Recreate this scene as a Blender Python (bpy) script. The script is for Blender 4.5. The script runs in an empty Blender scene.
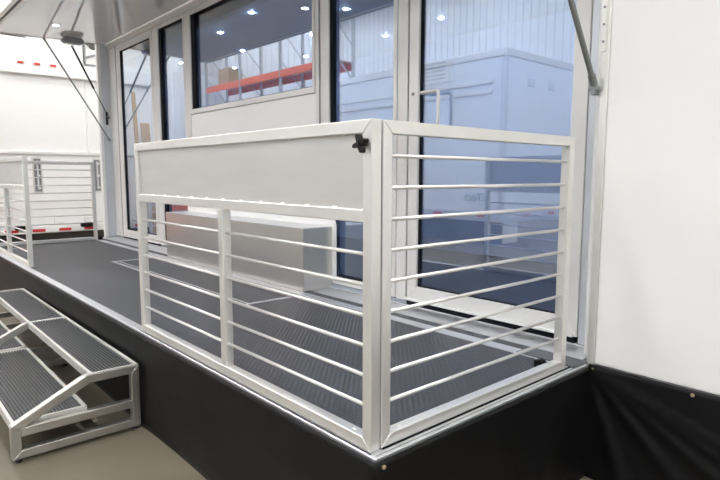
import bpy, bmesh, math, random
from mathutils import Vector, Matrix
random.seed(7)
S = bpy.context.scene
COL = S.collection
# ------------------------------------------------------------------ camera
cam_d = bpy.data.cameras.new('camera'); cam = bpy.data.objects.new('camera', cam_d); COL.objects.link(cam)
cam_d.sensor_width = 36.0; cam_d.lens = 569.98/720*36.0; cam_d.clip_start = 0.05; cam_d.clip_end = 200
_y, _p, _r = 0.8447, 0.1132, 0.0023
_f = Vector((-math.sin(_y)*math.cos(_p), math.cos(_y)*math.cos(_p), -math.sin(_p)))
_rt = _f.cross(Vector((0,0,1))).normalized(); _u = _rt.cross(_f)
_r2 = _rt*math.cos(_r)+_u*math.sin(_r); _u2 = -_rt*math.sin(_r)+_u*math.cos(_r)
_m = Matrix((_r2, _u2, -_f)).transposed().to_4x4(); _m.translation = Vector((1.2532,-1.1933,0.8975))
cam.matrix_world = _m
S.camera = cam
# ------------------------------------------------------------------ world, exposure
w = bpy.data.worlds.new('world'); S.world = w; w.use_nodes = True
w.node_tree.nodes['Background'].inputs[0].default_value = (0.9,0.95,1,1)
w.node_tree.nodes['Background'].inputs[1].default_value = 0.3
S.view_settings.view_transform = 'Standard'; S.view_settings.look = 'None'
S.view_settings.gamma = 1.0; S.view_settings.use_curve_mapping = False
S.view_settings.exposure = 0.52
LAMP = 34.0          # strength of the warehouse ceiling panels
FLOOR = -0.56
# ------------------------------------------------------------------ materials
def mat(name, col, rough=0.5, metal=0.0, spec=0.5, coat=0.0, emit=None, noise=None, bump=None, rvar=None):
    m = bpy.data.materials.new(name); m.use_nodes = True; nt = m.node_tree; b = nt.nodes['Principled BSDF']
    c4 = (*col, 1)
    b.inputs['Base Color'].default_value = c4; b.inputs['Roughness'].default_value = rough
    b.inputs['Metallic'].default_value = metal; b.inputs['Specular IOR Level'].default_value = spec
    b.inputs['Coat Weight'].default_value = coat
    if emit: b.inputs['Emission Color'].default_value = (*emit[0],1); b.inputs['Emission Strength'].default_value = emit[1]
    tc = nt.nodes.new('ShaderNodeTexCoord')
    def noise_node(scale, stretch, detail=4):
        mp = nt.nodes.new('ShaderNodeMapping'); mp.inputs['Scale'].default_value = stretch
        nt.links.new(tc.outputs['Object'], mp.inputs[0])
        n = nt.nodes.new('ShaderNodeTexNoise'); n.inputs['Scale'].default_value = scale; n.inputs['Detail'].default_value = detail
        nt.links.new(mp.outputs[0], n.inputs['Vector']); return n
    if noise:
        col2, scale, stretch = noise
        n = noise_node(scale, stretch); r = nt.nodes.new('ShaderNodeValToRGB')
        r.color_ramp.elements[0].position = .3; r.color_ramp.elements[1].position = .75
        r.color_ramp.elements[0].color = c4; r.color_ramp.elements[1].color = (*col2,1)
        nt.links.new(n.outputs['Fac'], r.inputs[0]); nt.links.new(r.outputs[0], b.inputs['Base Color'])
    if rvar:
        lo, hi, scale, stretch = rvar
        n = noise_node(scale, stretch); mr = nt.nodes.new('ShaderNodeMapRange')
        mr.inputs['From Min'].default_value=.3; mr.inputs['From Max'].default_value=.7
        mr.inputs['To Min'].default_value=lo; mr.inputs['To Max'].default_value=hi
        nt.links.new(n.outputs['Fac'], mr.inputs[0]); nt.links.new(mr.outputs[0], b.inputs['Roughness'])
    if bump:
        scale, stretch, st, dist = bump
        n = noise_node(scale, stretch); bp = nt.nodes.new('ShaderNodeBump')
        bp.inputs['Strength'].default_value = st; bp.inputs['Distance'].default_value = dist
        nt.links.new(n.outputs['Fac'], bp.inputs['Height']); nt.links.new(bp.outputs[0], b.inputs['Normal'])
    return m
M = {}
M['alu'] = mat('satin_aluminium', (.80,.79,.76), .36, .65, noise=((.73,.72,.69), 5, (1,1,1)), rvar=(.3,.48,8,(1,1,1)))
M['alu_bright'] = mat('bright_aluminium', (.70,.71,.74), .32, .75)
M['bar'] = mat('round_bar_aluminium', (.80,.79,.77), .30, .65)
M['sheet'] = mat('brushed_sheet', (.63,.625,.605), .45, .5, noise=((.585,.58,.56), 3, (1,1,6)), rvar=(.38,.52,3,(1,1,8)))
M['mill'] = mat('mill_aluminium', (.60,.585,.55), .30, .92, noise=((.50,.485,.455), 7, (1,1,1)), rvar=(.28,.46,6,(1,1,1)))
M['weld'] = mat('weld_bead', (.88,.87,.84), .3, .6)
M['steel'] = mat('brushed_stainless', (.66,.645,.62), .3, .8)
M['white'] = mat('white_gloss_panel', (.83,.83,.82), .25, 0, .5, coat=.2)
M['wall'] = mat('white_trailer_skin', (.88,.878,.868), .32, 0, .4)
M['frame'] = mat('window_frame_grey_white', (.75,.745,.73), .38, .1)
M['frame_dark'] = mat('groove_grey', (.25,.26,.27), .4, .3)
M['jamb'] = mat('jamb_grey', (.64,.66,.71), .3, .3)
M['gasket'] = mat('black_rubber', (.010,.011,.015), .6, 0, .08)
M['canopy'] = mat('canopy_gloss', (.70,.69,.685), .07, .0, .7, coat=.5, bump=(1.7,(1,1,1),.25,.02))
M['seal'] = mat('dark_seal', (.08,.075,.07), .5)
M['strut'] = mat('strut_grey', (.25,.26,.26), .35, .6)
M['black'] = mat('black_plastic', (.006,.006,.007), .35, 0, .3)
M['lampbox'] = mat('lamp_box_grey', (.30,.30,.31), .5)
M['gold'] = mat('brass_snap', (.75,.62,.38), .3, .8)
M['red'] = mat('red_lens', (.75,.05,.03), .3)
M['tape_red'] = mat('red_tape', (.65,.03,.03), .4)
M['tape_white'] = mat('white_tape', (.85,.85,.85), .4)
M['orange'] = mat('orange_rack', (.85,.16,.05), .45)
M['blue'] = mat('grey_rack', (.42,.44,.46), .45)
M['wood'] = mat('bare_plank', (.60,.42,.22), .6, noise=((.5,.33,.16), 4, (1,1,.2)))
M['cardboard'] = mat('cardboard', (.46,.33,.2), .7)
M['ceil'] = mat('warehouse_ceiling', (.60,.62,.66), .7)
M['beam'] = mat('roof_beam', (.22,.23,.25), .6)
M['lamp'] = mat('lamp_panel', (1,1,1), emit=((1,.985,.965), LAMP))
M['led'] = mat('led_disc', (1,1,1), emit=((.86,.93,1), 620))
M['led2'] = mat('canopy_led', (1,1,1), emit=((.95,.98,1), 40))
M['interior'] = mat('interior_white', (.78,.80,.84), .5)
M['interior_floor'] = mat('interior_floor', (.05,.055,.07), .35)
M['rubberfoot'] = mat('rubber_foot', (.02,.02,.02), .6)
M['darkplate'] = mat('dark_plate', (.12,.125,.14), .35, .5)
M['letter'] = mat('grey_lettering', (.30,.33,.38), .5)
M['whitebox'] = mat('white_box_truck', (.80,.82,.85), .3)
def concrete():
    m = mat('concrete', (.185,.160,.118), .38, 0, .4, noise=((.135,.117,.085), 1.7, (1,1,1)), rvar=(.3,.42,5,(1,1,1)))
    return m
M['concrete'] = concrete()
def vinyl():
    return mat('black_vinyl', (.0045,.0045,.005), .45, 0, .22, bump=(3,(1,1,1),.3,.02))
M['vinyl'] = vinyl()
M['deck'] = mat('ribbed_deck_rubber', (.030,.033,.042), .38)
M['stud'] = mat('stud_rubber_sheen', (.060,.064,.078), .32)  # lighter than the mat: sheen on the raised studs put into the colour
M['tread'] = mat('tread_rubber', (.085,.088,.094), .38, .3)
M['tread_base'] = mat('tread_base', (.03,.032,.036), .5)
def glass():
    m = bpy.data.materials.new('blue_tinted_glass'); m.use_nodes = True; nt = m.node_tree; nt.nodes.clear()
    out = nt.nodes.new('ShaderNodeOutputMaterial'); mix = nt.nodes.new('ShaderNodeMixShader')
    tr = nt.nodes.new('ShaderNodeBsdfTransparent'); tr.inputs[0].default_value = (.62,.70,.88,1)
    gl = nt.nodes.new('ShaderNodeBsdfGlossy'); gl.inputs['Color'].default_value = (.93,.98,.98,1); gl.inputs['Roughness'].default_value = .0
    fr = nt.nodes.new('ShaderNodeFresnel'); fr.inputs['IOR'].default_value = 1.5
    mr = nt.nodes.new('ShaderNodeMapRange'); mr.inputs['From Min'].default_value=.04; mr.inputs['From Max'].default_value=.4
    mr.inputs['To Min'].default_value=.25; mr.inputs['To Max'].default_value=.62; mr.inputs['From Max'].default_value=.2
    nt.links.new(fr.outputs[0], mr.inputs[0]); nt.links.new(mr.outputs[0], mix.inputs[0])
    nt.links.new(tr.outputs[0], mix.inputs[1]); nt.links.new(gl.outputs[0], mix.inputs[2]); nt.links.new(mix.outputs[0], out.inputs[0])
    return m
M['glass'] = glass()
# ------------------------------------------------------------------ helpers
def link(name, me, m, parent=None, loc=(0,0,0), rot=(0,0,0), smooth=False):
    o = bpy.data.objects.new(name, me); COL.objects.link(o)
    if m is not None and not me.materials: me.materials.append(m)
    o.location = loc; o.rotation_euler = rot
    if parent: o.parent = parent
    if smooth: me.polygons.foreach_set('use_smooth', [True]*len(me.polygons))
    return o
def obj(name, bm, m, parent=None, loc=(0,0,0), rot=(0,0,0), smooth=False):
    bmesh.ops.recalc_face_normals(bm, faces=bm.faces)
    me = bpy.data.meshes.new(name); bm.to_mesh(me); bm.free()
    return link(name, me, m, parent, loc, rot, smooth)
def hexa(bm, pts, bev=0.0, seg=1):
    """8 points: bottom loop 0-3, top loop 4-7"""
    vs = [bm.verts.new(p) for p in pts]
    fs = [bm.faces.new([vs[i] for i in f]) for f in ((3,2,1,0),(4,5,6,7),(0,1,5,4),(1,2,6,5),(2,3,7,6),(3,0,4,7))]
    if bev:
        es = set(e for f in fs for e in f.edges)
        bmesh.ops.bevel(bm, geom=list(es), offset=bev, segments=seg, affect='EDGES', clamp_overlap=True)
    return bm
def box(x0,x1,y0,y1,z0,z1,bev=0.0,bm=None,seg=1):
    bm = bm or bmesh.new()
    return hexa(bm, [(x0,y0,z0),(x1,y0,z0),(x1,y1,z0),(x0,y1,z0),(x0,y0,z1),(x1,y0,z1),(x1,y1,z1),(x0,y1,z1)], bev, seg)
def cyl(p0, p1, r, n=10, r1=None, bm=None, cap=True):
    bm = bm or bmesh.new(); p0=Vector(p0); p1=Vector(p1); d=(p1-p0); r1 = r if r1 is None else r1
    q = d.to_track_quat('Z','Y'); a=[];b=[]
    for i in range(n):
        t=2*math.pi*i/n; v=Vector((math.cos(t),math.sin(t),0))
        a.append(bm.verts.new(p0+q@(v*r))); b.append(bm.verts.new(p1+q@(v*r1)))
    for i in range(n): bm.faces.new((a[i],a[(i+1)%n],b[(i+1)%n],b[i]))
    if cap: bm.faces.new(a[::-1]); bm.faces.new(b)
    return bm
def prism(poly, axis, lo, hi, bm=None, bev=0.0):
    """extrude a 2D polygon along axis; poly in the other two axes (order x,y,z with axis removed)"""
    bm = bm or bmesh.new()
    def P(q, v):
        l=list(q); l.insert(axis, v); return l
    a=[bm.verts.new(P(q,lo)) for q in poly]; b=[bm.verts.new(P(q,hi)) for q in poly]; n=len(poly)
    fs=[bm.faces.new((a[i],a[(i+1)%n],b[(i+1)%n],b[i])) for i in range(n)]
    fs.append(bm.faces.new(a[::-1])); fs.append(bm.faces.new(b))
    if bev: bmesh.ops.bevel(bm, geom=list(set(e for f in fs for e in f.edges)), offset=bev, segments=1, affect='EDGES', clamp_overlap=True)
    return bm
def thing(name, label, cat, loc=(0,0,0), rotz=0, group=None):
    o = bpy.data.objects.new(name, None); COL.objects.link(o); o.location=loc; o.rotation_euler=(0,0,rotz)
    o.empty_display_size=.1
    return tag(o,label,cat,group)
def tag(o, label, cat, group=None):
    o['label']=label; o['category']=cat
    if group: o['group']=group
    return o
def struct(name, bm, m, loc=(0,0,0)):
    o = obj(name, bm, m, None, loc); o['kind']='structure'; return o
def copies(name, me, m, parent, locs):
    for l in locs: link(name, me, m, parent, l)

# ------------------------------------------------------------------ warehouse shell
RX0,RX1,RY0,RY1,RZ = -20.3,13,-13,10,8.6
struct('floor', box(RX0,RX1,RY0,RY1,FLOOR-.2,FLOOR), M['concrete'])
c = struct('ceiling', box(RX0,RX1,RY0,RY1,RZ,RZ+.2), M['ceil'])
for y in range(-12,10,3):
    obj('beam', box(RX0,RX1,y-.12,y+.12,RZ-.45,RZ,), M['beam'], c)
def corrugated(p0, p1, inward, z0, z1):
    bm=bmesh.new(); p0=Vector(p0); p1=Vector(p1); L=(p1-p0).length; d=(p1-p0)/L; n=Vector(inward)
    prof=[(0,0),(.22,0),(.24,.035),(.28,.035),(.30,0)]
    prev=None; k=0; t=0
    while t<L:
        for (a,h) in prof[:-1]:
            if t+a>L: break
            q=p0+d*(t+a)+n*h; v0=bm.verts.new((q.x,q.y,z0)); v1=bm.verts.new((q.x,q.y,z1))
            if prev: bm.faces.new((prev[0],v0,v1,prev[1]))
            prev=(v0,v1)
        t+=.30
    return bm
M['corr']=mat('white_wall_cladding',(.80,.83,.86),.5)
struct('wall_front', corrugated((RX0,RY0,0),(RX1,RY0,0),(0,1,0),FLOOR,RZ), M['corr'])
struct('wall_left', corrugated((RX0,RY0,0),(RX0,RY1,0),(1,0,0),FLOOR,RZ), M['corr'])
struct('wall_right', box(RX1,RX1+.1,RY0,RY1,FLOOR,RZ), M['corr'])
struct('wall_back', box(RX0,RX1,RY1,RY1+.1,FLOOR,RZ), M['corr'])
# ceiling lamps: real fixtures
k=0
hm=None
for x in (-18.6,-15,-11,-7,-2.5,2,6.5,11):
    for y in (-11,-7.5,-4,-.5,3.5,7.5):
        t=thing('high_bay_light','white rectangular high bay light panel hanging under the warehouse roof','ceiling light',(x,y,RZ-.55),0,'high bay lights under the warehouse roof')
        if hm is None:
            h=obj('housing',box(-.68,.68,-.34,.34,.015,.10,.01),M['frame'],t); l=obj('diffuser',box(-.62,.62,-.28,.28,0,.02),M['lamp'],t)
            g=obj('hanger',cyl((0,0,.1),(0,0,.55),.01),M['strut'],t); hm=(h.data,l.data,g.data)
        else:
            link('housing',hm[0],None,t); link('diffuser',hm[1],None,t); link('hanger',hm[2],None,t)

# ------------------------------------------------------------------ exhibition trailer with the glazed front
FY=1.65; WY=1.41; XL=-7.30; TOP=3.05
tr = thing('exhibition_trailer','long white exhibition trailer with blue tinted glass doors and windows behind the deck','trailer',(0,0,0))
def tp(name,bm,m,parent=None,**k): return obj(name,bm,m,parent or tr,**k)
w_=tp('side_wall', box(.018,4.3,WY,WY+.06,0.0,TOP,.004), M['wall'])
tp('corner_trim', box(-.020,.018,WY-.008,WY+.07,-.015,TOP,.004), M['alu'])
tp('end_jamb', box(-.075,-.035,WY+.07,FY-.03,0.012,2.70,.004), M['white'])
tp('end_jamb', box(-.18,-.1,FY-.03,FY+.03,.012,2.70,.004), M['jamb'])
# bracket plate with bolts on the near jamb
bp_=tp('strut_plate', box(-.018,.004,WY-.016,WY-.008,1.455,2.0,.002), M['alu'])
for z in (1.50,1.575,1.65,1.725,1.8): obj('bolt', cyl((-.007,WY-.022,z),(-.007,WY-.016,z),.0055,8), M['strut'], bp_)
# far jamb
fj=tp('far_jamb', box(XL-.06,XL,1.536,FY+.05,0,2.72,.004), M['jamb'])
fw=tp('far_corner_trim', box(XL-.07,XL-.0,1.49,1.535,-.05,2.72,.004), M['wall'])
lp=obj('latch_plate', box(XL,XL+.012,1.57,1.60,1.60,1.78,.003), M['black'], fj)
lp2=obj('anchor_plate', box(XL,XL+.012,1.61,1.645,1.56,1.86,.003), M['frame'], fj)
for z in (1.98,2.1,2.3): obj('rivet', cyl((XL,1.55,z),(XL+.004,1.55,z),.006,8), M['frame'], fj)
# other body panels
tp('header', box(XL,0,FY,FY+.06,2.70,TOP,.003), M['white'])
tp('roof_panel', box(XL-.07,4.3,WY+.02,4.1,TOP,TOP+.05,.004), M['wall'])
tp('rear_wall', box(XL-.07,4.3,4.05,4.1,-.0,TOP,.004), M['wall'])
tp('end_wall', box(XL-.07,XL-.06,FY+.05,4.05,0,TOP,.004), M['wall'])
tp('end_wall', box(4.25,4.3,WY+.06,4.05,0,TOP,.004), M['wall'])
tp('interior_floor', box(XL,0.6,FY+.08,4.05,-.03,.02), M['interior_floor'])
tp('interior_wall', box(XL,.6,4.0,4.05,.02,2.6), M['interior'])
tp('interior_wall', box(.55,.6,FY+.08,4.0,.02,2.6), M['interior'])
tp('interior_wall', box(XL-.02,XL+.02,FY+.08,4.0,.02,2.6), M['interior'])
ic=tp('interior_ceiling', box(XL,.6,FY+.08,4.05,2.45,2.5), M['interior'])
dm=None
for (x,y) in [(-6.5,2.35),(-6.35,3.1),(-5.25,2.6),(-5.0,3.4),(-4.6,1.95),(-3.7,1.8),(-4.0,2.75),(-3.5,3.4),(-3.0,2.4),(-2.6,3.3),(-2.0,1.95),(-1.9,2.8),(-1.0,3.3),(-1.1,2.3),(-.2,2.0),(-.1,3.0)]:
    if dm is None:
        d=obj('downlight', cyl((0,0,0),(0,0,-.006),.020,16), M['led'], ic, (x,y,2.45)); dm=d.data
    else: link('downlight', dm, None, ic, (x,y,2.45))
# an air vent box on the interior ceiling / rear wall
av=tp('air_vent', box(-3.6,-3.0,3.9,4.0,1.95,2.2,.01), M['frame'])
for i in range(5): obj('slat', box(-3.57,-3.03,3.885,3.9,1.98+i*.043,2.0+i*.043), M['frame_dark'], av)
# ---- glazed front: frames as mitred bars
def ring(parent,name,x0,x1,z0,z1,wl,wr,wb,wt,y0,y1,m,bev=.003):
    """four mitred members round an opening"""
    X0,X1,Z0,Z1 = x0+wl,x1-wr,z0+wb,z1-wt
    for nm,q in (('stile',[(x0,z0),(X0,Z0),(X0,Z1),(x0,z1)]),('stile',[(x1,z0),(x1,z1),(X1,Z1),(X1,Z0)]),
                 ('bottom_rail',[(x0,z0),(x1,z0),(X1,Z0),(X0,Z0)]),('top_rail',[(x0,z1),(X0,Z1),(X1,Z1),(x1,z1)])):
        obj(nm, prism(q,1,y0,y1,bev=bev), m, parent)
def pane(parent,x0,x1,z0,z1,y): return obj('pane', box(x0,x1,y,y+.006,z0,z1), M['glass'], parent)
def gasket(parent,x0,x1,z0,z1,y0,y1,wl=.012,w=.006):
    g=box(x0,x0+wl,y0,y1,z0,z1); box(x1-w,x1,y0,y1,z0,z1,bm=g); box(x0,x1,y0,y1,z0,z0+w,bm=g); box(x0,x1,y0,y1,z1-w,z1,bm=g)
    return obj('gasket', g, M['gasket'], parent)
def sub(name): 
    o=bpy.data.objects.new(name,None); COL.objects.link(o); o.parent=tr; o.empty_display_size=.1; return o
# door 1 (far)
d1=sub('door'); ring(d1,'f',-6.985,-5.735,.035,2.645,.14,.065,.10,.09,FY-.012,FY+.035,M['frame'])
pane(d1,-6.845,-5.80,.135,2.555,FY+.012); gasket(d1,-6.845,-5.80,.135,2.555,FY-.002,FY+.012,.03)
# side window 2 (tall)
s2=sub('window'); ring(s2,'f',-5.60,-4.85,.035,2.645,.05,.03,.06,.04,FY-.012,FY+.035,M['frame'])
pane(s2,-5.55,-4.88,.095,2.605,FY+.03); gasket(s2,-5.55,-4.88,.095,2.605,FY+.0,FY+.03,.065)
# window 3 (wide) above white panel
s3=sub('window'); ring(s3,'f',-4.74,-2.485,1.555,2.645,.05,.03,.05,.05,FY-.016,FY+.035,M['frame'])
pane(s3,-4.69,-2.515,1.605,2.595,FY+.03); gasket(s3,-4.69,-2.515,1.605,2.595,FY-.002,FY+.03,.075)
tp('wall_panel', box(-4.74,-2.43,FY+.0,FY+.04,0.03,1.552,.002), M['wall'])
# sidelight 4
s4=sub('window'); ring(s4,'f',-2.39,-1.56,.035,2.645,.09,.035,.06,.05,FY-.016,FY+.035,M['frame'])
pane(s4,-2.30,-1.595,.095,2.595,FY+.03); gasket(s4,-2.30,-1.595,.095,2.595,FY-.002,FY+.03,.035)
# door 5 (near)
d5=sub('door'); ring(d5,'f',-1.43,-.185,.045,2.645,.085,.085,.10,.09,FY-.03,FY+.02,M['frame'])
pane(d5,-1.345,-.268,.145,2.555,FY+.0); gasket(d5,-1.345,-.268,.145,2.555,FY-.012,FY+.0,.018)
obj('kick_strip', box(-1.43,-.20,FY-.05,FY-.03,.045,.062,.003), M['white'], d5)
obj('kick_strip', box(-6.985,-5.735,FY-.03,FY-.012,.035,.05,.003), M['white'], d1)
hb=bmesh.new()
hp=[Vector((-1.30,FY-.03,1.425)),Vector((-1.30,FY-.055,1.425)),Vector((-1.17,FY-.06,1.425)),Vector((-1.15,FY-.06,1.42)),Vector((-1.145,FY-.06,1.40)),Vector((-1.145,FY-.06,1.235)),Vector((-1.15,FY-.06,1.21)),Vector((-1.17,FY-.06,1.20)),Vector((-1.30,FY-.055,1.20)),Vector((-1.30,FY-.03,1.20))]
for a,b in zip(hp,hp[1:]): cyl(a,b,.011,10,bm=hb)
obj('handle', hb, M['alu'], d5, smooth=False)
for z in (1.43,):
    obj('lock_cylinder', cyl((-1.39,FY-.036,z),(-1.39,FY-.03,z),.011,12), M['frame_dark'], d5)
# posts between
for x0,x1,dk in ((-7.30,-6.985,False),(-5.735,-5.60,False),(-4.85,-4.74,False),(-2.485,-2.39,False),(-1.56,-1.46,False)):
    tp('post', box(x0+.003,x1-.003,FY-.008,FY+.04,.03,2.645,.003), M['frame'])
tp('groove_strip', box(-1.458,-1.432,FY+.0,FY+.04,.03,2.645), M['frame_dark'])
tp('groove_strip', box(-2.43,-2.415,FY-.0145,FY-.009,.03,2.645), M['frame_dark'])
tp('groove_strip', box(-7.02,-6.99,FY-.010,FY-.0085,.03,2.645), M['frame_dark'])
tp('head_rail', box(XL,-.0,FY-.02,FY+.04,2.648,2.70,.003), M['frame'])
th=tp('threshold', box(XL,0,FY-.03,FY+.06,.0,.010,.003), M['alu_bright'])
tp('threshold_gap_shade', box(-1.43,-.20,FY-.028,FY+.02,.0102,.0448), M['gasket'])  # black block painted in as the shade of the gap under the door
tp('threshold_gap_shade', box(-6.985,-5.735,FY-.010,FY+.02,.0102,.0345), M['gasket'])  # same dark gap drawn in black under the far door

# ------------------------------------------------------------------ folding canopy
def cz(y): return 2.66+(y-.23)/(1.55-.23)*.05
cn = thing('canopy_panel','glossy white fold-up canopy panel held over the deck by struts','canopy',(0,0,0))
bm=bmesh.new(); n=24; NX=60
X0,X1=XL+.0,-.02
obj('panel', hexa(bmesh.new(),[(X0,.27,cz(.27)),(X1,.27,cz(.27)),(X1,1.60,cz(1.60)),(X0,1.60,cz(1.60)),(X0,.27,cz(.27)+.05),(X1,.27,cz(.27)+.05),(X1,1.60,cz(1.6)+.05),(X0,1.60,cz(1.6)+.05)]), M['canopy'], cn)
obj('edge_trim', box(X0-.01,X1,.235,.27,cz(.25)-.008,cz(.25)+.07,.003), M['alu'], cn)
obj('edge_seal', box(X0-.01,X1,.215,.235,cz(.25)-.006,cz(.25)+.06), M['seal'], cn)
obj('edge_cap', box(X0-.01,X1,.17,.215,cz(.25)+.0,cz(.25)+.065,.003), M['alu'], cn)
obj('end_trim', hexa(bmesh.new(),[(X0-.012,.27,cz(.27)-.004),(X0,.27,cz(.27)-.004),(X0,1.6,cz(1.6)-.004),(X0-.012,1.6,cz(1.6)-.004),(X0-.012,.27,cz(.27)+.055),(X0,.27,cz(.27)+.055),(X0,1.6,cz(1.6)+.055),(X0-.012,1.6,cz(1.6)+.055)]), M['white'], cn)
obj('end_seal', box(X0-.02,X0-.005,.27,.62,cz(.45)-.014,cz(.45)-.004), M['seal'], cn)
obj('hinge', cyl((X0,1.62,2.705),(X1,1.62,2.705),.014,10), M['alu'], cn)
dl=None
for x in (-6.48,-3.9,-1.3):
    d=obj('downlight', cyl((x,.78,cz(.78)+.004),(x,.78,cz(.78)-.008),.030,20), M['led2'], cn)
    bm_=bmesh.new(); cyl((x,.78,cz(.78)+.003),(x,.78,cz(.78)-.004),.052,20,bm=bm_); obj('downlight_rim', bm_, M['alu'], d)
# hinge bracket on the underside, by the far end: flood light hanging from the canopy
fl = thing('flood_light','grey hexagonal flood light hanging from the far end of the canopy','light',(-7.1,1.13,cz(1.13)))
obj('housing', prism([(-.135,-.03),(-.10,-.004),(.10,-.004),(.135,-.03),(.135,-.055),(.10,-.08),(-.10,-.08),(-.135,-.055)],0,-.05,.05,bev=.004), M['lampbox'], fl)
obj('bracket', box(-.02,.02,-.05,.05,-.02,-.001,.002), M['strut'], fl)
obj('lens', box(-.04,.04,-.09,.09,-.085,-.079,.002), M['frame'], fl)
def strut(name,label,a,b,r0,r1,split,m0,m1,group=None):
    a=Vector(a); b=Vector(b)      # a lower, b upper
    t=thing(name,label,'strut',a,0,group); d=b-a; c=d*split
    obj('tube', cyl(c,d*.985,r0,12), m0, t, smooth=False)
    obj('rod', cyl(d*.02,c,r1,10), m1, t)
    obj('lower_joint', cyl(-d.normalized()*.0,d.normalized()*.05,r0*1.35,10), M['strut'], t)
    obj('upper_joint', cyl(d*.97,d,r0*1.25,10), M['strut'], t)
    return t
s_=strut('gas_strut','grey gas strut holding up the near right end of the canopy',(-.034,WY-.03,1.31),(-.05,.42,cz(.42)-.005),.0125,.0125,.5,M['strut'],M['strut'])
bm=box(-.012,.012,-.012,.028,-.045,.0,.003); obj('clevis', bm, M['frame_dark'], s_)
obj('pin', cyl((-.02,-.0,-.02),(.028,-.0,-.02),.007,10), M['strut'], s_)
strut('gas_strut','thin grey gas strut under the outer far corner of the canopy',(XL+.03,1.61,1.37),(XL+.02,.826,cz(.826)-.005),.011,.010,.5,M['strut'],M['strut'])
strut('gas_strut','black two-stage strut running from the flood light down to the far jamb',(XL+.06,1.60,1.68),(XL+.04,1.16,cz(1.16)-.07),.013,.006,.42,M['black'],M['black'])

# ------------------------------------------------------------------ deck
dk = thing('folding_deck','wide dark ribbed fold-down deck with aluminium edging in front of the trailer','deck',(0,0,0))
obj('deck_mat', box(XL+.02,-.05,.045,1.27,-.03,-.002), M['deck'], dk)
obj('deck_mat', box(XL+.02,-.05,1.345,1.425,-.03,-.002), M['deck'], dk)
import numpy as np
def studs(x0,x1,y0,y1,px=.032,py=.0155,l=.022,w=.0065,h=.0022):
    xs=[];r=0;y=y0+py/2
    while y<y1-w:
        a=x0+l/2+(px/2 if r%2 else 0)
        xx=np.arange(a,x1-l/2,px); xs.append(np.stack([xx,np.full_like(xx,y)],1)); y+=py; r+=1
    c=np.concatenate(xs); n=len(c)
    b=np.array([(-l/2,-w/2,0),(l/2,-w/2,0),(l/2,w/2,0),(-l/2,w/2,0),(-l/2+.002,-w/2+.0015,h),(l/2-.002,-w/2+.0015,h),(l/2-.002,w/2-.0015,h),(-l/2+.002,w/2-.0015,h)])
    v=b[None]+np.concatenate([c,np.full((n,1),-.002)],1)[:,None,:]
    f=np.array([(4,5,6,7),(0,1,5,4),(1,2,6,5),(2,3,7,6),(3,0,4,7)])
    F=(f[None]+8*np.arange(n)[:,None,None]).reshape(-1,4)
    me=bpy.data.meshes.new('deck_stud'); me.from_pydata(v.reshape(-1,3).tolist(),[],F.tolist()); me.update()
    o=link('deck_stud',me,M['stud'],dk); o['kind']='stuff'
studs(XL+.02,-.05,.045,1.27); studs(XL+.02,-.34,1.345,1.425)
obj('front_edge_trim', box(XL,-.001,-.012,.045,-.016,.0,.003), M['alu_bright'], dk)
obj('end_edge_trim', box(-.05,0,.045,WY-.03,-.016,.0,.003), M['alu_bright'], dk)
obj('far_edge_trim', box(XL-.0,XL+.02,.045,WY+.03,-.04,.0,.003), M['alu_bright'], dk)
obj('joint_strip', box(XL+.02,-.05,1.27,1.345,-.03,.003,.002), M['alu_bright'], dk)
obj('joint_strip', box(XL+.02,-.05,1.425,1.50,-.03,.003,.002), M['alu_bright'], dk)
obj('joint_strip', box(XL+.02,-.05,1.505,1.62,-.03,.001,.002), M['alu_bright'], dk)
obj('end_plate', box(-.33,-.012,1.275,1.40,.0,.007,.003), M['darkplate'], dk)
obj('plate_screw', cyl((-.11,1.335,.007),(-.11,1.335,.010),.012,12), M['frame_dark'], dk)
obj('edge_groove', box(-.040,-.030,.05,WY-.05,-.001,.0012), M['gasket'], dk)
obj('edge_groove', box(-.016,-.012,.0,WY-.05,-.001,.0008), M['frame_dark'], dk)
obj('edge_groove', box(-2.0,-.03,-.006,-.002,-.001,.0008), M['gasket'], dk)
obj('frame_beam', box(XL+.05,-.05,.03,1.38,-.10,-.045), M['seal'], dk)
# aluminium outline of the hatch round the box
obj('hatch_trim', box(-4.80,-2.20,.76,.79,-.002,.004,.001), M['alu_bright'], dk)
obj('hatch_trim', box(-4.80,-2.20,.825,.835,-.002,.003,.001), M['alu_bright'], dk)
obj('hatch_trim', box(-4.83,-4.80,.76,1.27,-.002,.004,.001), M['alu_bright'], dk)
obj('hatch_trim', box(-2.20,-2.17,.76,1.27,-.002,.004,.001), M['alu_bright'], dk)
# ------------------------------------------------------------------ wheel cover box
wb = thing('metal_box','long low brushed metal box on the deck under the wide window','box',(-2.26,1.345,.004))
BL=2.54; BD=.285; BH=.485
obj('front_panel', box(-BL,0,0,.004,0,BH,.001), M['steel'], wb)
obj('end_panel', box(-.004,0,.004,BD,0,BH,.001), M['steel'], wb)
obj('end_panel', box(-BL,-BL+.004,.004,BD,0,BH,.001), M['steel'], wb)
obj('top_panel', box(-BL,0,.0,BD,BH,BH+.004,.001), M['alu_bright'], wb)
obj('rear_flange', prism([(-BL-.05,.05),(.05,.05),(.05,BH+.02),(.035,BH+.06),(0,BH+.075),(-BL,BH+.075),(-BL-.035,BH+.06),(-BL-.05,BH+.02)],1,BD-.002,BD+.005), M['white'], wb)

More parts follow.
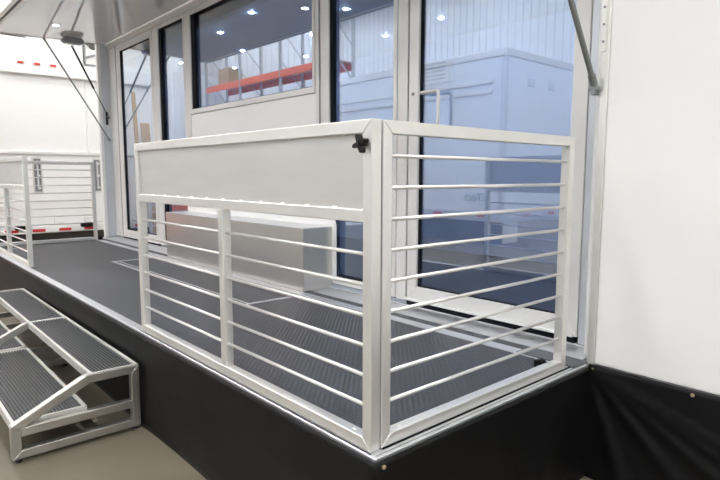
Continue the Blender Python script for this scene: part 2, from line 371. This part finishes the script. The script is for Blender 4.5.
# ------------------------------------------------------------------ railings
T=.042
def quad_member(parent,name,q,m,y0=0,y1=T,bev=.0025): return obj(name, prism(q,1,y0,y1,bev=bev), m, parent)
barmesh={}
def bar(parent,x0,x1,z,bead=True):
    L=round(x1-x0,4)
    if L not in barmesh:
        bm=cyl((0,0,0),(L,0,0),.0068,12)
        o=obj('bar',bm,M['bar'],parent,(x0,T/2,z),smooth=False); barmesh[L]=o.data
        for p in o.data.polygons: p.use_smooth = len(p.vertices)==4
    else: o=link('bar',barmesh[L],None,parent,(x0,T/2,z))
    return o
def rail_panel(label,group,loc,rotz,L,sheet,H=1.067,mid=False):
    r=thing('guard_rail',label,'railing',loc,rotz,group)
    m=M['alu']
    quad_member(r,'post',[(0,0),(T,T),(T,H-T),(0,H)],m); quad_member(r,'post',[(L,0),(L,H),(L-T,H-T),(L-T,T)],m)
    quad_member(r,'bottom_rail',[(0,0),(L,0),(L-T,T),(T,T)],m); quad_member(r,'top_rail',[(0,H),(T,H-T),(L-T,H-T),(L,H)],m)
    welds=bmesh.new()
    def bead(x,y,z,s=.006):
        mt=Matrix.Translation((x,y,z))@Matrix.Diagonal((s*1.6,s,s*.8,1)); bmesh.ops.create_icosphere(welds,subdivisions=1,radius=1,matrix=mt)
    # mitre weld lines
    for (xa,za,xb,zb) in ((0,0,T,T),(L,0,L-T,T),(0,H,T,H-T),(L,H,L-T,H-T)):
        for i in range(9):
            f=(i+.5)/9; bead(xa+(xb-xa)*f,.0,za+(zb-za)*f,.0016)
    if sheet:
        ZL=.748
        obj('middle_rail', box(T,L-T,0,T,ZL-.001,ZL+.040,.0025), m, r)
        obj('infill_sheet', box(T,L-T,.016,.020,ZL+.040,H-T), M['sheet'], r)
        k=int(L/.16)
        for i in range(k+1):
            x=T+.01+(L-2*T-.02)*i/k
            for j in range(3): bead(x+j*.007,.014,ZL+.042,.0045)
            if i%2: 
                for j in range(2): bead(x+.05+j*.008,.014,H-T-.001,.004)
        mx=L*.5
        obj('middle_post', box(mx-T/2,mx+T/2,0,T,T,ZL-.001,.0025), m, r)
        for k in range(6):
            z=.142+k*.1005
            bar(r,T,mx-T/2,z); bar(r,mx+T/2,L-T,z)
            for x in (T,mx-T/2,mx+T/2,L-T): bead(x,T/2,z+.004,.0065)
    else:
        for k in range(9):
            z=.145+k*.1015
            bar(r,T,L-T,z)
            for x in (T,L-T): bead(x,T/2,z+.002,.0065)
    for x in (T+.06,L-T-.06): bead(x,T*.5,T,.007)
    wo=obj('weld_bead',welds,M['weld'],r); wo['kind']='stuff'
    return r
LF=1.956
ra=rail_panel('aluminium railing with sheet infill and black knob at the corner of the deck',None,(-.037-LF,0.0,.002),0,LF,True)
rb=rail_panel('aluminium railing of nine bars across the near right end of the deck',None,(-.037,T+.006,.002),math.pi/2,1.189,False)
rc=rail_panel('far aluminium railing with sheet infill on the deck front edge beyond the steps',None,(-6.90,0.03,.002),0,LF,True)
rd=rail_panel('far aluminium railing of bars across the left end of the deck',None,(-7.05+T,.035+T,.002),math.pi/2,1.22,False)
# star knob on the front railing
kb=bmesh.new()
pts=[]
for i in range(40):
    a=2*math.pi*i/40; rr=.0195+.0115*math.cos(4*(a-.35)); pts.append((rr*math.cos(a),rr*math.sin(a)))
prism(pts,1,-.034,-.014,bm=kb,bev=.003)
kn=obj('knob',kb,M['black'],ra,(LF-.026,0,.992))
obj('knob_stem',cyl((0,-.034,0),(0,.0,0),.009,12),M['black'],kn)
obj('knob_cap',cyl((0,-.037,0),(0,-.033,0),.007,12),M['black'],kn)
# toggle foot inside the near rail
ft=thing('latch_block','small black latch block at the foot of the right railing post','latch',(-.13,1.17,0))
obj('block',box(-.022,.022,-.02,.02,0,.035,.004),M['black'],ft); obj('lever',box(-.008,.008,-.035,.02,.035,.042,.002),M['black'],ft)
ft=thing('latch_block','small black latch block at the foot of the far railing post','latch',(-7.03,1.33,0))
obj('block',box(-.03,.03,-.03,.03,0,.05,.005),M['black'],ft); obj('lever',box(-.01,.01,-.04,.02,.05,.06,.002),M['black'],ft)

# ------------------------------------------------------------------ vinyl skirts
def skirt(label, p0, p1, out, z0, z1, nu, nv, fn, hem=True):
    p0=Vector(p0); p1=Vector(p1); n=Vector(out); L=(p1-p0).length; bm=bmesh.new(); g=[]
    for i in range(nu+1):
        row=[]
        for j in range(nv+1):
            u=i/nu; v=j/nv; off=fn(u*L,v); q=p0+(p1-p0)*u+n*off; row.append(bm.verts.new((q.x,q.y,z0+(z1-z0)*v)))
        g.append(row)
    for i in range(nu):
        for j in range(nv): bm.faces.new((g[i][j],g[i+1][j],g[i+1][j+1],g[i][j+1]))
    t=thing('vinyl_skirt',label,'skirt',(0,0,0))
    o=obj('cloth',bm,M['vinyl'],t,smooth=True)
    md=o.modifiers.new('thickness','SOLIDIFY'); md.thickness=.0015
    return t
def snap(parent,x,y,z,axis):
    d={'y':(0,-1,0),'x':(1,0,0)}[axis]; p=Vector((x,y,z)); d=Vector(d)
    b=cyl(p-d*.001,p+d*.004,.0075,14); cyl(p+d*.004,p+d*.006,.0045,14,bm=b); obj('snap_stud',b,M['gold'],parent)
def f_front(s,v):
    return .002+.006*v + .005*math.sin(s*2.1+v*3.2+.4)*v + .004*math.sin(s*5.7-v*4+1.0)*v + .004*math.exp(-((v-.45-.10*math.sin(s*1.7))/.10)**2)
sk=skirt('long black vinyl skirt hanging from the deck front edge down to the floor',(XL,-.014,0),(.008,-.014,0),(0,-1,0),-.010,FLOOR+.004,220,18,f_front)
def f_right(s,v):
    a=s-1.2; 
    return .004+.012*v*min(1,s*4) + .012*math.sin(s*4.2)*v + .035*math.exp(-((s-1.22+.35*v)/.10)**2)*v + .022*math.exp(-((s-.95+.1*v)/.07)**2)*v
sk2=skirt('short black vinyl skirt under the right end of the deck with a bunched fold',(0.003,-.0165,0),(0.003,WY-.0,0),(1,0,0),-.010,FLOOR+.004,90,24,f_right)
snap(sk2,.011,.013,-.030,'x')
def f_wall(s,v):
    pk=0
    for k in range(5):
        ang=.18+.28*k; pk+=.012*math.exp(-(((s+.02)-v*ang*1.25)/(.022+.03*v))**2)*min(1,v*5)
    return .006+.01*v+pk+.010*math.sin(s*6+1)*v
sk3=skirt('black vinyl skirt hanging under the white trailer side wall at the right',(0.0,WY-.01,0),(4.3,WY-.01,0),(0,-1,0),.0,FLOOR+.004,260,24,f_wall)
for x in (.022,.455,.90,1.35,1.8): snap(sk3,x,WY-.019,-.02,'y')

# ------------------------------------------------------------------ steps
st=thing('portable_steps','two-tread aluminium steps with dark ribbed treads against the deck skirt','steps',(-1.945,0,FLOOR))
SX=2.90; y_b,y_m,y_f=-.042,-.335,-.69; zt=.38; zm=.185; W_=.045
def side(x):
    o=bpy.data.objects.new('side_frame',None); COL.objects.link(o); o.parent=st; o.location=(x,0,0); o.empty_display_size=.05
    def mem(nm,q): obj(nm, prism(q,0,-W_,0,bev=.003), M['mill'], o)
    mem('rear_post',[(y_b,.02),(y_b,zt),(y_b-W_,zt-W_),(y_b-W_,.02+W_)])
    mem('top_member',[(y_b,zt),(y_m+.01,zt),(y_m+.03,zt-W_),(y_b-W_,zt-W_)])
    mem('sloped_member',[(y_m+.01,zt),(y_f,zm+.012),(y_f+.03,zm-.02),(y_m+.03,zt-W_)])
    mem('front_post',[(y_f,zm+.01),(y_f+W_,zm-.01),(y_f+W_,.02+W_),(y_f,.02)])
    mem('middle_member',[(y_f+W_,zm-.005),(y_b-W_,zm-.005),(y_b-W_,zm-W_-.005),(y_f+W_,zm-W_-.005)])
    mem('bottom_member',[(y_f,.02),(y_f+W_,.02+W_),(y_b-W_,.02+W_),(y_b,.02)])
    for y in (y_f+.03,y_b-.03): obj('foot', cyl((-W_/2,y,.0),(-W_/2,y,.021),.016,12), M['rubberfoot'], o)
for x in (0,-SX/2,-SX+W_): side(x)
def tread(x0,x1,y0,y1,z):
    t=bpy.data.objects.new('tread',None); COL.objects.link(t); t.parent=st; t.empty_display_size=.05
    obj('edge_rail', box(x0,x1,y0,y0+.018,z-.045,z+.002,.002), M['alu'], t)
    obj('edge_rail', box(x0,x1,y1-.018,y1,z-.045,z+.002,.002), M['alu'], t)
    obj('edge_rail', box(x1-.014,x1,y0+.018,y1-.018,z-.02,z+.002,.001), M['alu'], t)
    obj('edge_rail', box(x0,x0+.014,y0+.018,y1-.018,z-.02,z+.002,.001), M['alu'], t)
    obj('tread_plate', box(x0+.014,x1-.014,y0+.018,y1-.018,z-.02,z-.009), M['tread_base'], t)
    rb_=bmesh.new(); y=y0+.024
    while y<y1-.026:
        box(x0+.014,x1-.014,y,y+.008,z-.009,z-.0005,bm=rb_); y+=.0175
    r=obj('tread_rib',rb_,M['tread'],t); r['kind']='stuff'
h=SX/2
for a,b in ((-h+.002,-.002),(-SX+.002,-h-.002)):
    tread(a,b,y_m+.03,y_b-.003,zt+.004)
    tread(a-.0,b-W_*.0-.046,y_f+.012,y_m+.02,zm+.012)
obj('cross_tube', cyl((-SX+.05,y_m+.06,.10),(-.05,y_m+.06,.10),.012,10), M['mill'], st)

# ------------------------------------------------------------------ trailer parked beyond the deck
ft=thing('enclosed_trailer','plain white enclosed trailer parked beyond the far end of the deck','trailer',(-10,0,0))
obj('body', box(-8,-.04,-.0,2.12,-.02,4.1,.02), M['wall'], ft)
obj('body', box(-8,-.04,2.12,2.75,-.02,2.84,.02), M['wall'], ft)
obj('header_band', box(-.04,0.02,-.0,2.75,2.63,2.85,.01), M['wall'], ft)
obj('header_lip', box(-.0,0.04,-.0,2.75,2.60,2.632,.006), M['frame'], ft)
obj('belt_rail', box(-.04,.03,-.0,2.75,1.24,1.30,.01), M['frame'], ft)
obj('lower_panel', box(-.04,.0,-.0,2.75,.02,1.24,.006), M['wall'], ft)
for y in (1.09,1.34,1.59):
    l=obj('marker_light', box(.02,.045,y-.045,y+.045,2.765,2.80,.006), M['red'], ft); obj('light_base', box(.018,.026,y-.07,y+.07,2.75,2.81,.003), M['white'], l)
for y in (.25,1.25,2.24):
    l=obj('latch_recess', box(0,.012,y-.075,y+.075,.57,1.20,.004), M['alu'], ft)
    obj('latch_well', box(.012,.016,y-.052,y+.052,.60,1.17), M['frame_dark'], l)
    obj('latch_bar', cyl((.03,y,.63),(.03,y,1.14),.014,10), M['alu_bright'], l)
    for z in (.66,.88,1.10): obj('latch_clip', box(.012,.048,y-.014,y+.034,z-.02,z+.02,.003), M['alu'], l)
for y in (.4,1.0,1.55,2.05): 
    hg=obj('hinge', box(0,.03,y-.08,y+.08,.04,.13,.006), M['wall'], ft); obj('hinge_knuckle', cyl((.035,y-.08,.03),(.035,y+.08,.03),.018,10), M['frame'], hg)
obj('bumper', box(-.04,.10,-.0,2.75,-.13,.0,.01), M['wall'], ft)
ys=.05; i=0
while ys<2.4:
    obj('reflective_tape', box(.10,.103,ys,min(ys+.20,2.5),-.105,-.055), M['tape_red'] if i%2 else M['tape_white'], ft); ys+=.21; i+=1
for y in (.95,2.0): obj('bumper_stop', box(.08,.16,y-.12,y+.12,-.05,.03,.01), M['black'], ft)
obj('underframe', box(-8,-.1,0.1,2.6,-.3,-.13), M['seal'], ft)
bmw=bmesh.new()
for x in (-2.6,-3.6):
    for y in (.25,2.35): obj('wheel', cyl((x,y-.12,FLOOR+.4),(x,y+.12,FLOOR+.4),.40,24), M['rubberfoot'], ft)
# mounting frame with machinery seen beside that trailer
eq=thing('generator_unit','grey roof unit with dark fan guards seen above the far trailer body','machine',(-10.05,2.13,2.85))
obj('cabinet', box(-.5,.0,.0,.62,0,1.2,.01), M['alu'], eq)
def disc(y,z,r): obj('fan_guard', prism([(y+r*math.cos(a*math.pi/8),z+r*math.sin(a*math.pi/8)) for a in range(16)],0,0,.03,bev=.004), M['seal'], eq)
disc(.16,.40,.085); disc(.07,.42,.04); disc(.28,.36,.06)
obj('brace', hexa(bmesh.new(),[(.0,.0,.13),(.03,.0,.13),(.03,.40,.28),(.0,.40,.28),(.0,.0,.17),(.03,.0,.17),(.03,.40,.32),(.0,.40,.32)]), M['frame_dark'], eq)
obj('grille', box(0,.02,-.0,.3,-.0,.05,.003), M['frame_dark'], eq)
obj('mounting_post', box(0,.04,-.01,.02,.05,1.2,.004), M['strut'], eq)
# ------------------------------------------------------------------ what the glass reflects
bt=thing('box_trailer','white box trailer seen as a reflection in the near glass door','trailer',(-5.5,-5.35,0))
obj('body', box(-6.2,0,-2.6,0,.14,3.4,.02), M['whitebox'], bt)
obj('underbody_panel', box(-6.2,0,-.06,-.01,-.50,.0,.005), M['darkplate'], bt); obj('underbody_panel', box(-.03,0,-.6,-.06,-.50,.14,.005), M['frame'], bt)
obj('roof_rail', box(-6.22,.02,-2.62,.02,3.25,3.42,.02), M['frame'], bt)
obj('corner_post', box(-.10,.015,-.10,.015,-.02,3.25,.01), M['jamb'], bt)
obj('belt_rail', box(-6.2,-.3,0,.03,2.55,2.62,.005), M['frame'], bt); obj('belt_rail', box(-6.2,-.3,0,.03,2.75,2.80,.005), M['frame'], bt)
bp2=obj('bumper', box(-6.2,.02,-2.62,.03,-.06,.14,.01), M['jamb'], bt)
for i in range(10): obj('reflective_tape', box(-6.0+i*.6,-5.75+i*.6,.03,.034,.03,.09), M['tape_red'] if i%2 else M['tape_white'], bt)
for i in range(5): obj('reflective_tape', box(.02,.024,-2.5+i*.5,-2.25+i*.5,.03,.09), M['tape_red'] if i%2 else M['tape_white'], bt)
for y in (-.9,-1.7): obj('vent_cover', box(0,.03,y-.12,y+.12,2.75,2.9,.005), M['jamb'], bt)
for x in (-4.4,-5.4):
    for y in (-.2,-2.4): obj('wheel', cyl((x,y-.12,FLOOR+.4),(x,y+.12,FLOOR+.4),.40,24), M['rubberfoot'], bt)
def text(body,size,parent,loc,rot,m):
    cu=bpy.data.curves.new('lettering','FONT'); cu.body=body; cu.size=size; cu.extrude=.002; cu.align_x='CENTER'
    tmp=bpy.data.objects.new('lettering_tmp',cu); COL.objects.link(tmp)
    dg=bpy.context.evaluated_depsgraph_get(); me=bpy.data.meshes.new_from_object(tmp.evaluated_get(dg))
    bpy.data.objects.remove(tmp)
    o=link('lettering',me,None,parent,loc,rot); me.materials.clear(); me.materials.append(m); return o
text('iTech',.24,bt,(-.70,.012,.36),(math.pi/2,0,math.pi),M['letter'])
# pallet racks along the far left
def rack(x,y,n,label,levels):
    r=thing('pallet_rack',label,'rack',(x,y,FLOOR),0)
    for i in range(n+1):
        for dy in (0,.9):
            obj('upright', box(i*2.6-.05,i*2.6+.05,dy-.04,dy+.04,0,8.3,.004), M['blue'], r)
        for k in range(7): obj('upright_brace', cyl((i*2.6,0,.3+k),(i*2.6,.9,1.2+k),.02,8), M['blue'], r)
    for i in range(n):
        for z in levels:
            for dy in (-.02,.92): obj('beam', box(i*2.6+.05,i*2.6+2.55,dy-.03,dy+.03,z-.22,z+.0,.005), M['orange'], r)
            obj('shelf_board', box(i*2.6+.05,i*2.6+2.55,.01,.89,z-.0,z+.03), M['wood'], r)
    return r
rack(-20.0,-7.1,3,'tall orange beamed pallet rack reflected in the wide window',(2.6,4.85,6.9))
rnd=random.Random(3)
for (x,y,z,lab) in ((-18.9,-6.65,4.85,'lone brown carton on the second shelf of the rack'),(-16.2,-6.6,6.9,'brown carton on the top shelf of the rack, left one'),(-14.0,-6.6,6.9,'brown carton on the top shelf of the rack, right one')):
    b=thing('cardboard_box',lab,'box',(x,y,FLOOR+z+.035),0,'cartons stored on the orange pallet rack')
    obj('carton', box(-.4,.4,-.3,.3,0,.6,.008), M['cardboard'], b); obj('tape_strip', box(-.03,.03,-.3,.3,.6,.602), M['wood'], b)
for (y,h,w2,lab) in ((.40,3.02,.07,'tall narrow plank leaning on the far white trailer, reflected in the far door'),(.20,2.45,.17,'broad wooden board leaning on the far white trailer, reflected in the far door')):
    ln=math.asin(.30/h); o=obj('plank', box(-.015,.015,-w2/2,w2/2,0,h,.003), M['wood'], None, (-9.58,y,FLOOR+.01), (0,-ln,0)); tag(o,lab,'plank')
pj=thing('tool_cabinet','red wheeled tool cabinet seen reflected low in the far glass door','cabinet',(-9.1,-.30,FLOOR),0)
obj('body', box(-.5,.5,-.35,.35,.12,.95,.01), M['orange'], pj)
for i in range(5): 
    d=obj('drawer', box(.5,.52,-.32,.32,.16+i*.15,.29+i*.15,.004), M['orange'], pj); obj('drawer_handle', box(.52,.54,-.2,.2,.265+i*.15,.275+i*.15), M['alu'], d)
for sx in (-.4,.4):
    for sy in (-.28,.28): obj('caster', cyl((sx,sy-.02,.06),(sx,sy+.02,.06),.06,14), M['rubberfoot'], pj)
